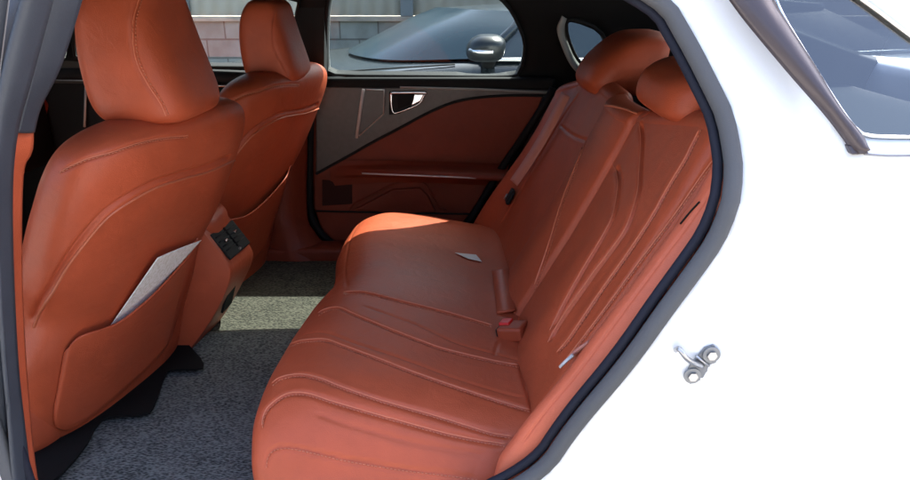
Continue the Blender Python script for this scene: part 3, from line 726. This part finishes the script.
# dashboard, screen pillar and cowl ahead of the seats
mesh_np('dashboard', *box((-1.75, 1.85, .86), (.50, 1.50, .30), bev=.06), m_black2, car)
mesh_np('firewall', *box((-1.98, 1.85, .62), (.04, 1.6, .72)), m_black, car, smooth=False)
ws = coons([(-1.22, 1.17, 1.37), (-1.26, 1.85, 1.41), (-1.22, 2.53, 1.37)], [(-2.0, 1.0, .98), (-2.2, 1.85, .98), (-2.0, 2.70, .98)], [(-1.22, 1.17, 1.37), (-2.0, 1.0, .98)], [(-1.22, 2.53, 1.37), (-2.0, 2.70, .98)], 20, 10)
mesh_np('windscreen', ws.reshape(-1, 3), grid_faces(20, 10), m_shade, car)
# tail: rear screen, parcel shelf, tailgate sill
rs = coons([(.68, 1.16, 1.372), (.69, 1.85, 1.415), (.68, 2.54, 1.372)], [(1.45, 1.05, 1.10), (1.55, 1.85, 1.13), (1.45, 2.65, 1.10)], [(.68, 1.16, 1.372), (1.45, 1.05, 1.10)], [(.68, 2.54, 1.372), (1.45, 2.65, 1.10)], 20, 12)
mesh_np('rear_screen', rs.reshape(-1, 3), grid_faces(20, 12), m_shade, car)
mesh_np('parcel_shelf', *box((.98, 1.85, .985), (.88, 1.46, .03), bev=.01), m_black2, car)
mesh_np('tailgate', *box((1.70, 1.85, .98), (.36, 1.66, .22), bev=.05), m_white, car)
mesh_np('rear_bulkhead', *box((1.0, 1.85, .6), (.9, 1.4, .5)), m_black, car, smooth=False)
mesh_np('seat_back_shell', *box((.565, 1.80, .80), (.05, 1.50, .62), Matrix.Rotation(R(6), 3, 'Y')), m_black, car, smooth=False)

# ---------------------------------------------------------------- rear bench cushion
Yn, Yf = 1.005, 2.37
cols = np.linspace(0, 1, 420)
prof0 = [(-.30, .34), (-.345, .42), (-.375, .50), (-.382, .56), (-.365, .605), (-.32, .635), (-.25, .645), (-.12, .632), (0.0, .610), (.08, .595), (.15, .585), (.19, .56)]
prof = catmull(prof0, 260)
def cushion_front(Y):
    # outline of the front edge: two seats with a softer middle
    return np.interp(Y, [1.0, 1.05, 1.12, 1.25, 1.40, 1.55, 1.68, 1.78, 1.95, 2.10, 2.24, 2.33, 2.37], [.045, .010, -.004, -.006, .004, .022, .050, .048, .022, .020, .030, .055, .10])
def cushion_dz(Y):
    return np.interp(Y, [1.0, 1.03, 1.07, 1.12, 1.18, 1.30, 1.62, 1.68, 1.75, 2.0, 2.24, 2.33, 2.37], [-.14, -.085, -.040, -.012, .000, .0, .000, -.002, -.006, -.024, -.032, -.05, -.09])
def build_cushion():
    Ys = Yn + (Yf - Yn) * cols
    fr = cushion_front(Ys); dz = cushion_dz(Ys)
    k = np.array([.06] * 1); ker = np.hanning(25); ker /= ker.sum()
    fr = np.convolve(np.pad(fr, 12, 'edge'), ker, 'valid'); dz = np.convolve(np.pad(dz, 12, 'edge'), ker, 'valid')
    G = np.zeros((len(Ys), len(prof), 3))
    wt = np.clip((.15 - prof[:, 0]) / .5, 0, 1)
    hz = np.clip((prof[:, 1] - .34) / .28, 0, 1)
    for i, Y in enumerate(Ys):
        G[i, :, 0] = prof[:, 0] + fr[i] * wt; G[i, :, 1] = Y; G[i, :, 2] = prof[:, 1] + dz[i] * hz
    return G
G = build_cushion()
cush_lines = [
    ([(343, 293), (355, 292), (368, 293), (400, 301), (448, 313), (492, 326)], .0045, .005),
    ([(361, 305), (390, 315), (420, 326), (457, 343), (496, 354), (522, 361)], .0035, .0022),
    ([(318, 314), (325, 310), (339, 308), (355, 315), (389, 329), (420, 341), (446, 350), (492, 361), (519, 366)], .0045, .0050),
    ([(300, 336), (312, 333), (327, 333), (355, 343), (389, 354), (420, 365), (455, 378), (500, 392), (526, 398)], .0035, .0022),
    ([(290, 345), (302, 341), (325, 340), (343, 346), (378, 359), (409, 371), (446, 384), (476, 394), (510, 405), (531, 411)], .0045, .0050),
    ([(272, 384), (281, 378), (300, 375), (320, 379), (343, 388), (378, 400), (402, 407), (434, 416), (469, 427), (492, 434), (512, 437)], .0045, .0050),
    ([(262, 426), (264, 415), (270, 406), (286, 395), (306, 394), (332, 402), (366, 412), (402, 422), (446, 434), (480, 441), (506, 445)], .0048, .0050),
    ([(313, 412), (343, 423), (378, 433), (402, 440), (446, 449), (490, 456)], .0045, .0028),
    ([(266, 466), (267, 458), (272, 450), (286, 447), (309, 451), (343, 459), (378, 465), (402, 469), (446, 474), (480, 479)], .0030, .0035),
    ([(499, 340), (496, 350), (494, 357)], .0030, .0030),
    ([(520, 362), (523, 374), (527, 388), (531, 400), (533, 413)], .0045, .0060),
    ([(347, 288), (345, 270), (350, 240), (360, 222)], .004, .002),
]
V, F, lines = pillow(G, rad=.02, crown=0, thick=.05, flip=True, lines_px=cush_lines, edges=(0, 0, 0, 0))
# flip check: normals must point up
def ensure_out(o, ref):
    me = o.data; p = me.polygons[len(me.polygons) // 2]
    return o
CUSH = (V, F)
cush = mesh_np('rear_seat_cushion', V, F, m_lea, car)
stitches(V, F, [cush_lines[i][0] for i in (0, 2, 4, 5, 6, 8)], 'stitching', cush, shift=(1, 2.0))

piping(V, F, [cush_lines[i][0] for i in (0, 2, 4, 5, 6)], cush, shift=(0, -1.2))
# ---------------------------------------------------------------- rear seat backs
FX = lambda z: np.interp(z, [.45, .5, .6, .7, .8, .9, 1.0, 1.1, 1.2], [.085, .11, .165, .22, .275, .325, .372, .415, .455])
def back_patch(y0, y1, z0, ztop, dx, nu, nv, roll_top=.07):
    """face from z0 up to ztop(Y), then over the top and back"""
    ys = np.linspace(y0, y1, nu); G = np.zeros((nu, nv, 3)); nf = int(nv * .84)
    for i, Y in enumerate(ys):
        zt = ztop(Y); z = np.linspace(z0, zt - .03, nf); x = FX(z) + dx(Y, z)
        a = np.linspace(0, math.pi * .62, nv - nf + 1)[1:]
        x2 = x[-1] + .045 * (1 - np.cos(a)); z2 = z[-1] + .03 * np.sin(a)
        G[i, :, 0] = np.r_[x, x2]; G[i, :, 1] = Y; G[i, :, 2] = np.r_[z, z2]
    return G
# near seat
def dxn(Y, z):
    w = np.exp(-((Y - 1.15) / .06) ** 2)
    return -.004 * w - .018 * np.exp(-((Y - 1.33) / .10) ** 2) * smoothstep((1.05 - z) / .3)
Gn = back_patch(1.115, 1.556, .52, lambda Y: np.interp(Y, [1.1, 1.2, 1.4, 1.545], [1.155, 1.15, 1.115, 1.09]), dxn, 230, 300)
near_lines = [
    ([(598, 158), (610, 161), (617, 170), (619, 182), (618, 194), (613, 217), (601, 240), (584, 268), (566, 300), (551, 330)], .0070, .0075),
    ([(640, 122), (642, 140), (641, 160), (640, 174), (638, 194), (627, 227), (610, 252), (597, 269), (578, 296), (560, 322), (549, 342)], .0065, .0095),
    ([(700, 130), (692, 146), (685, 160), (668, 188), (652, 217), (629, 252), (617, 269), (600, 293), (571, 336), (558, 352)], .0060, .0080),
    ([(722, 150), (705, 172), (688, 197), (668, 225), (640, 262), (610, 303), (585, 336), (565, 362)], .0035, .0035),
    ([(640, 118), (660, 108), (680, 107), (706, 110)], .004, .004),
]
V, F, L = pillow(Gn, rad=.028, crown=.006, thick=.07, flip=True, lines_px=near_lines)
nb = mesh_np('rear_seat_backrest', V, F, m_lea, car)
stitches(V, F, [near_lines[2][0], near_lines[3][0]], 'stitching', nb, shift=(2, 0))
piping(V, F, [near_lines[i][0] for i in (0, 1, 2, 3)], nb, shift=(-1.2, 0))
# centre section (folding armrest)
Gc = back_patch(1.543, 1.80, .545, lambda Y: 1.085, lambda Y, z: -.024 + .012 * ((Y - 1.675) / .125) ** 2 + 0 * z, 130, 300)
V, F, L = pillow(Gc, rad=.015, crown=.006, thick=.08, flip=True, lines_px=[])
cb = mesh_np('centre_backrest', V, F, m_lea, car)
stitches(V, F, [[(602, 104), (594, 118), (580, 160), (565, 200), (550, 250), (534, 292)], [(602, 104), (620, 107), (637, 113)]], 'stitching', cb)
piping(V, F, [[(600, 104), (592, 120), (578, 160), (563, 198), (548, 246), (535, 284)], [(602, 105), (620, 108), (637, 114)]], cb, r=.0022, push=.0005)
# far section
def dxf(Y, z): return .012 - .045 * np.exp(-((Y - 2.36) / .07) ** 2) - .03 * smoothstep((Y - 2.1) / .25) * smoothstep((.9 - z) / .35)
Gf = back_patch(1.805, 2.43, .50, lambda Y: np.interp(Y, [1.8, 2.1, 2.25, 2.36, 2.43], [1.085, 1.09, 1.07, 1.03, .99]), dxf, 200, 240)
V, F, L = pillow(Gf, rad=.035, crown=.008, thick=.07, flip=True, lines_px=[([(580, 92), (562, 118), (540, 155), (518, 195), (500, 225)], .005, .005), ([(560, 125), (572, 135), (590, 142)], .004, .004)])
fb = (V, F)
mesh_np('rear_seat_backrest', V, F, m_lea, car)
# headrests
def head(name, secs, expo, parent, mat, seams=(), rot=0, ctr=(0, 0), st=True):
    V, F, N = superloft(secs, 150, 150, expo, rot, ctr)
    ls = []
    for s in seams:
        c = cast(V, F, s)
        if c is not None: ls.append((c, .0035, .0030))
    V = groove(V, N, ls)
    o = mesh_np(name, V, F, mat, parent)
    if st and seams: stitches(V, F, seams, 'stitching', o, shift=(3.2, 0)); piping(V, F, seams, o, r=.0012)
    return o
# far headrest (dark, against the quarter glass) and near headrest
head('headrest', [(1.045, .42, .53, .10, 2.13), (1.05, .385, .56, .135, 2.13), (1.08, .37, .575, .15, 2.13), (1.12, .385, .60, .155, 2.13), (1.16, .42, .61, .152, 2.13), (1.195, .465, .61, .14, 2.13), (1.212, .50, .60, .11, 2.13), (1.218, .54, .58, .05, 2.13)], 3.4, car, m_lea)
head('headrest', [(1.10, .43, .52, .08, 1.43), (1.105, .405, .545, .14, 1.43), (1.125, .388, .56, .158, 1.43), (1.165, .395, .585, .162, 1.43), (1.19, .42, .60, .155, 1.43), (1.205, .455, .60, .125, 1.43), (1.21, .50, .57, .04, 1.43)], 3.8, car, m_lea)

# light padded strip between the near seat back and the doorway
SL = [(724, 160), (702, 194), (679, 224), (652, 260), (622, 300), (591, 341), (569, 370), (540, 405), (513, 440), (499, 462), (494, 500)]
SR = [(730, 168), (722, 200), (704, 240), (676, 281), (644, 322), (611, 366), (588, 395), (560, 425), (540, 452), (524, 480), (512, 505)]
yl = np.interp(np.linspace(0, 1, len(SL)), [0, .5, 1], [1.075, 1.058, 1.03]); yr = np.linspace(.995, .985, len(SR))
A = catmull([tuple(px(u, v, Y=y)) for (u, v), y in zip(SL, yl)], 200); B = catmull([tuple(px(u, v, Y=y)) for (u, v), y in zip(SR, yr)], 200)
NSG = np.linspace(0, 1, 60)
G = np.stack([A * (1 - s) + B * s + np.array([-.020, -.006, .012]) * math.sin(math.pi * s) ** .8 for s in NSG], 1)
V, F, L = pillow(G, rad=.010, crown=0, thick=.08, flip=False, lines_px=[([(714, 186), (690, 222), (660, 262), (628, 305), (600, 343), (575, 376), (545, 412), (520, 446)], .0022, .002)], edges=(0, 0, 1, 1))
side = mesh_np('side_bolster', V, F, leather('skylit_bolster_leather', (.56, .125, .062), .45), car)  # leather lightened to paint in the skylight falling on this strip
sp = cast(V, F, [(681, 224), (690, 213), (700, 202)], 10, .001)
if sp is not None: mesh_np('bolster_slot', *tube(sp, .0028, 6, flat=.5), m_black, side)

# belts and buckles
def strap(name, pts, w, mat, parent, wdir, th=.0016):
    P = catmull([tuple(p) for p in pts], 40); wd = np.array(wdir, float); wd /= np.linalg.norm(wd)
    G = np.stack([P - wd * w / 2, P + wd * w / 2], 1)
    o = mesh_np(name, G.reshape(-1, 3), grid_faces(40, 2), mat, parent); add_mod(o, 'SOLIDIFY', thickness=th, offset=0)
    return o
m_web = simple('belt_webbing', (.58, .22, .16), .7, bump=.6, bscale=700)
bc = cast(*fb, [(574, 98), (562, 122), (548, 148), (534, 168), (521, 187)], 4, .030)
sb = strap('seat_belt', bc, .046, m_web, car, np.cross(bc[-1] - bc[0], (-.80, -.50, .33)))
tg = Vector(cast(*fb, [(513, 198), (514, 199)], 4, .012)[0])
o = mesh_np('belt_tongue', *box(tg, (.012, .045, .050), Matrix.Rotation(R(25), 3, 'Y'), bev=.004), m_black2, sb)
mesh_np('tongue_plate', *tube([tg + Vector((-.01, -.012, .012)), tg + Vector((-.02, -.010, -.006))], .003, 6), m_steel, o)
# centre buckle flap standing at the crease, red release button
bk = px(512, 329, Y=1.50)
rot = Matrix.Rotation(R(-25), 3, 'Z') @ Matrix.Rotation(R(-12), 3, 'Y')
bc_ = px(513, 331, Y=1.43)
bl = mesh_np('belt_buckle', *box(bc_, (.060, .052, .034), rot, bev=.008), leather('buckle_leather', (.34, .060, .024)), car)
mesh_np('release_button', *box(bc_ + rot @ Vector((-.018, .010, .017)), (.026, .030, .010), rot, bev=.004), m_red, bl)
mesh_np('buckle_mouth', *box(bc_ + rot @ Vector((-.028, 0, .002)), (.010, .046, .024), rot, bev=.003), m_black, bl)
st2 = strap('buckle_strap', [px(506, 312, Y=1.54), px(504, 296, Y=1.63), px(502, 280, Y=1.72), px(500, 270, Y=1.78)], .046, m_lea, car, (1, .05, .15), .006)
# second tongue lying at the foot of the strip
t2 = mesh_np('belt_tongue', *tube([px(560, 367, Y=1.11), px(566, 361, Y=1.11), px(573, 355, Y=1.11)], .0062, 8, flat=.5), simple('bright_tongue', (.75, .72, .68), .3), car)
mesh_np('tongue_loop', *tube(catmull([px(571, 357, Y=1.125), px(578, 350, Y=1.12), px(590, 342, Y=1.11)], 12), .007, 8, flat=.6), m_web, t2)
for (u, v, Y) in ((593, 164, 1.6), (598, 158, 1.6)): pass

# ---------------------------------------------------------------- front seats
SROT = R(-14); CTR = (-.60, 1.48)
m_shell = m_lea
def front_seat():
    secs = [(.33, -.93, -.84, .17, 1.48), (.345, -.97, -.825, .21, 1.48), (.40, -.99, -.815, .262, 1.48), (.50, -.965, -.79, .278, 1.48), (.60, -.935, -.752, .288, 1.48), (.70, -.89, -.705, .262, 1.48),
            (.80, -.845, -.655, .300, 1.48), (.90, -.80, -.603, .302, 1.48), (.97, -.765, -.568, .298, 1.48), (1.02, -.74, -.547, .290, 1.48), (1.06, -.715, -.54, .272, 1.48), (1.085, -.69, -.55, .235, 1.48), (1.10, -.66, -.575, .17, 1.48), (1.102, -.64, -.60, .04, 1.48)]
    V, F, N = superloft(secs, 300, 300, 2.7, SROT, CTR)
    seams = [([(31, 322), (38, 305), (50, 287), (65, 261), (83, 237), (100, 217), (117, 203), (150, 184), (180, 174), (205, 167), (230, 156), (251, 144)], .0050, .0085),
             ([(60, 172), (85, 160), (110, 153), (140, 143), (165, 138), (188, 136)], .0030, .0030),
             ([(31, 335), (36, 322), (45, 305)], .003, .002)]
    ls = []
    for s, w, d in seams:
        c = cast(V, F, s)
        if c is not None: ls.append((c, w, d))
    # the wrap above the main seam stands proud of the shell
    V2 = groove(V, N, ls)
    st = mesh_np('front_seat', V2, F, m_lea, car)
    stitches(V2, F, [seams[1][0]], 'stitching', st, shift=(0, 1.5))
    piping(V2, F, [seams[1][0]], st, shift=(0, -.5))
    pc = cast(V2, F, [(u + 3, v + 5) for u, v in seams[0][0]], 80, .0005)
    mesh_np('piping', *tube(pc, .0028, 8), m_piping, st)
    # seat pocket: a panel laid over the lower shell
    bvh = BVHTree.FromPolygons([tuple(v) for v in V2], F)
    top = catmull([(64, 352), (68, 341), (78, 331), (95, 324), (112, 316), (135, 298), (160, 276), (182, 255), (197, 238)], 90)
    bot = catmull([(54, 408), (54, 420), (58, 427), (70, 428), (90, 416), (112, 398), (138, 375), (160, 352), (172, 335)], 90)
    rows = 80; G = np.zeros((90, rows, 3)); NN = np.zeros((90, rows, 3))
    lastn = None
    for i in range(90):
        for j in range(rows):
            s = j / (rows - 1); u, v = top[i] * (1 - s) + bot[i] * s
            h = bvh.ray_cast(EYE, ray(u, v).normalized())
            if h[0] is None or h[3] > 3:
                G[i, j] = G[i - 1, j] if i else G[i, j - 1]; NN[i, j] = NN[i - 1, j] if i else NN[i, j - 1]; continue
            G[i, j] = h[0]; n_ = h[1] if h[1].dot(ray(u, v)) < 0 else -h[1]; NN[i, j] = n_
    a = np.linspace(0, 1, 90)[:, None]; b = np.linspace(0, 1, rows)[None]
    lift = .004 + .006 * np.minimum(1, np.minimum(a, 1 - a) / .06) ** .5 * np.minimum(1, (1 - b) / .08) ** .5 + .014 * np.sin(np.pi * np.clip(a * 1.05, 0, 1)) * (1 - b) ** 2
    lift = lift * np.minimum(1, (a + .02) / .06) * np.minimum(1, (1.01 - a) / .12)
    G = G + NN * lift[..., None]
    pk = mesh_np('seat_pocket', G.reshape(-1, 3), grid_faces(90, rows), m_lea, st); add_mod(pk, 'SOLIDIFY', thickness=.004, offset=0)
    # cushion of the front seat
    mesh_np('seat_base', *superloft([(.36, -1.45, -.90, .22, 1.47), (.40, -1.47, -.88, .25, 1.47), (.50, -1.47, -.88, .25, 1.47), (.54, -1.44, -.9, .23, 1.47), (.55, -1.3, -1.0, .15, 1.47)], 60, 40, 4)[:2], m_lea, st)
    mesh_np('seat_plinth', *box((-1.20, 1.47, .395), (.50, .36, .07), bev=.01), m_paperw, st, smooth=False)
    # headrest
    hs = [(1.085, -.66, -.57, .06, 1.485), (1.088, -.69, -.545, .10, 1.485), (1.10, -.708, -.528, .125, 1.485), (1.13, -.722, -.525, .135, 1.485), (1.18, -.728, -.538, .137, 1.485), (1.24, -.728, -.556, .136, 1.485), (1.30, -.718, -.572, .132, 1.485),
          (1.34, -.70, -.582, .12, 1.485), (1.36, -.68, -.60, .09, 1.485), (1.365, -.65, -.62, .03, 1.485)]
    sm = [(140, -5), (136, 8), (133, 22), (133, 43), (137, 63), (147, 83), (160, 103), (166, 116)]
    head('headrest', hs, 4.2, st, m_lea, [sm], R(-3), (-.60, 1.48))
    for s in (-1, 1): mesh_np('headrest_post', *tube([(-.64, 1.48 + s * .07, 1.02), (-.635, 1.48 + s * .07, 1.12)], .007, 10), m_steel, st)
    return st, bvh
ds, dbvh = front_seat()
ds['label'] = 'front seat nearest the open doorway, with a leaflet in its back pocket'
def copy_tree(o, parent, d):
    c = o.copy(); C.objects.link(c); c.parent = parent; c.location = o.location.copy() + d
    for ch in o.children:
        k = ch.copy(); C.objects.link(k); k.parent = c
    return c
ps = copy_tree(ds, car, Vector((.075, .74, .0)))
for ch in ps.children:
    if ch.name.startswith('headrest') and 'post' not in ch.name:
        ch.scale = (.86, .84, .86); ch.location.z -= .022
ps['label'] = 'front seat on the far side, beside the far windows'

# leaflet in the pocket
def surf(u, v, lift):
    h = dbvh.ray_cast(EYE, ray(u, v).normalized()); n_ = h[1] if h[1].dot(ray(u, v)) < 0 else -h[1]
    return h[0] + n_ * lift
A_, B_ = surf(150, 253, .020), surf(196, 237, .016)
Cc, D_ = surf(112, 316, .010), surf(166, 274, .010)
ex = (Cc - A_); 
nu, nv = 24, 24; V = []
Bl = A_ + (Cc - A_) * 1.25; Br = B_ + (D_ - B_) * 1.9
for i in range(nu):
    for j in range(nv):
        s, t_ = i / (nu - 1), j / (nv - 1)
        p = (A_ * (1 - s) + B_ * s) * (1 - t_) + (Bl * (1 - s) + Br * s) * t_
        V.append(tuple(p + Vector((.0, -.003, .002)) * math.sin(math.pi * s)))
m_pap, t, b = M('printed_paper')
b.inputs['Roughness'].default_value = .6
tc = t.nodes.new('ShaderNodeTexCoord'); n = t.nodes.new('ShaderNodeTexNoise'); n.inputs['Scale'].default_value = 150; n.inputs['Detail'].default_value = 2
r = t.nodes.new('ShaderNodeValToRGB'); r.color_ramp.elements[0].position = .40; r.color_ramp.elements[0].color = (.78, .75, .66, 1); r.color_ramp.elements[1].position = .56; r.color_ramp.elements[1].color = (.93, .91, .86, 1)
t.links.new(tc.outputs['Object'], n.inputs[0]); t.links.new(n.outputs[0], r.inputs[0]); t.links.new(r.outputs[0], b.inputs['Base Color'])
lf = mesh_np('leaflet', V, grid_faces(nu, nv), m_pap); add_mod(lf, 'SOLIDIFY', thickness=.0008, offset=0)
tag(lf, 'white printed leaflet tucked in the back pocket of the nearest front seat', 'leaflet')

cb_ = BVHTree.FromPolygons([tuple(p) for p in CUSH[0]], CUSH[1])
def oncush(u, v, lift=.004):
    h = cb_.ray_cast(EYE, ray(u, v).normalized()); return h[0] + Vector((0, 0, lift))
pale_quad = mesh_np('pale_patch', *prism([oncush(455, 254), oncush(476, 256), oncush(482, 263), oncush(468, 260)], (0, 0, 1), .0006), simple('pale_patch_surface', (.80, .76, .70), .5), smooth=False)  # thin flat pale quad resting on the cushion
tag(pale_quad, 'small flat pale patch on the middle of the rear bench', 'paper slip')
# centre console rear end with air vents
def P3(u, v, Y): return np.array(px(u, v, Y=Y))
c_near = [P3(197, 228, 1.755), P3(205, 236, 1.755), P3(226, 264, 1.755), P3(229, 276, 1.755), P3(222, 296, 1.755), P3(208, 322, 1.755), P3(188, 350, 1.755)]
c_far = [P3(222, 214, 1.965), P3(230, 221, 1.965), P3(248, 246, 1.965), P3(251, 258, 1.965), P3(244, 276, 1.965), P3(229, 304, 1.965), P3(214, 326, 1.965)]
A = catmull(c_near, 60); B = catmull(c_far, 60)
nl = 20
side_n = A + np.array([-.35, .0, 0]); side_f = B + np.array([-.35, 0, 0])
G = np.stack([side_n] + [A * (1 - s) + B * s for s in np.linspace(0, 1, nl)] + [side_f], 0)
cons = mesh_np('centre_console', G.reshape(-1, 3), grid_faces(nl + 2, 60), m_lea, car); add_mod(cons, 'SOLIDIFY', thickness=.006, offset=-1); add_mod(cons, 'BEVEL', width=.008, segments=3, limit_method='ANGLE')
mesh_np('armrest_lid', *superloft([(.66, -1.10, -.68, .10, 1.86), (.68, -1.12, -.655, .12, 1.86), (.73, -1.12, -.655, .12, 1.86), (.755, -1.1, -.68, .10, 1.86), (.76, -1.0, -.75, .05, 1.86)], 50, 30, 4)[:2], m_lea, cons)
vq = [px(204, 238, Y=1.765), px(228, 222, Y=1.95), px(247, 246, Y=1.95), px(226, 264, Y=1.765)]
vn = (vq[1] - vq[0]).cross(vq[3] - vq[0]).normalized(); vn = vn if vn.y < 0 or vn.x > 0 else -vn
if vn.x < 0: vn = -vn
cx_ = sum(vq, Vector()) / 4; vq = [cx_ + (p - cx_) * .96 + vn * .012 for p in vq]
vent = mesh_np('air_vent', *prism(vq, tuple(vn), .006), m_black, cons, smooth=False); add_mod(vent, 'BEVEL', width=.003, segments=2)
def vp(s, t_, h=.006): return (vq[0] * (1 - s) + vq[1] * s) * (1 - t_) + (vq[3] * (1 - s) + vq[2] * s) * t_ + vn * h
for k in range(4):
    t_ = .18 + .17 * k
    mesh_np('vent_slat', *join([tube([vp(.06, t_), vp(.47, t_)], .0035, 6, flat=.4), tube([vp(.53, t_), vp(.94, t_)], .0035, 6, flat=.4)]), m_black2, vent)
mesh_np('vent_divider', *tube([vp(.5, .05), vp(.5, .8)], .005, 6), m_paperw, vent)
for s, t_ in ((.27, .42), (.73, .36)):
    mesh_np('vent_tab', *box(vp(s, t_, .009), (.008, .014, .006), bev=.002), m_chrome, vent)
mesh_np('vent_switch', *box(vp(.5, .9, .007), (.006, .012, .005), bev=.001), m_steel, vent)
lo = [px(226, 284, Y=1.80), px(232, 284, Y=1.86), px(228, 302, Y=1.86), px(219, 312, Y=1.80)]
usb = mesh_np('power_outlet', *prism([p + Vector((.006, -.004, 0)) for p in lo], (1, 0, -.3), .006), m_black, cons, smooth=False)
mesh_np('outlet_light', *box(px(226, 289, Y=1.79), (.004, .005, .004)), m_chrome, usb, smooth=False)

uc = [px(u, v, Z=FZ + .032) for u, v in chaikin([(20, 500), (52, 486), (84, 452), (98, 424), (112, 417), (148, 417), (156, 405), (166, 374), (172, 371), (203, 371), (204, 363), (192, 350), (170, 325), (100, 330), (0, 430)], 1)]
o = mesh_np('under_seat_shade_sheet', *prism(uc, (0, 0, 1), .006), m_paperw, car, smooth=False)  # flat black sheet shaped to look like the shade under the seat
# ---------------------------------------------------------------- floor mat
def mat_obj():
    out = [(-1.02, 1.02), (-.30, 1.02), (-.26, 1.10), (-.26, 1.80), (-.30, 1.885), (-.45, 1.90), (-.95, 1.86), (-1.02, 1.80)]
    P = dense(chaikin(out, 2), 80); nr = 14; c = P.mean(0); V = []
    for k in range(nr):
        s = 1 - k / nr
        for x, y in P:
            q = c + (np.array([x, y]) - c) * s
            V.append((q[0], q[1], FZ + .022 - (.006 if k == 0 else 0) + .0015 * math.sin(q[0] * 23) * math.cos(q[1] * 19)))
    F = []
    for k in range(nr - 1):
        for i in range(80): F.append((k * 80 + i, k * 80 + (i + 1) % 80, (k + 1) * 80 + (i + 1) % 80, (k + 1) * 80 + i))
    V.append((c[0], c[1], FZ + .022)); z = len(V) - 1
    F += [((nr - 1) * 80 + i, (nr - 1) * 80 + (i + 1) % 80, z) for i in range(80)]
    o = mesh_np('floor_mat', V, F, m_mat); add_mod(o, 'SOLIDIFY', thickness=.008, offset=-1)
    tag(o, 'grey woven carpet mat on the floor behind the near front seat', 'floor mat')
mat_obj()
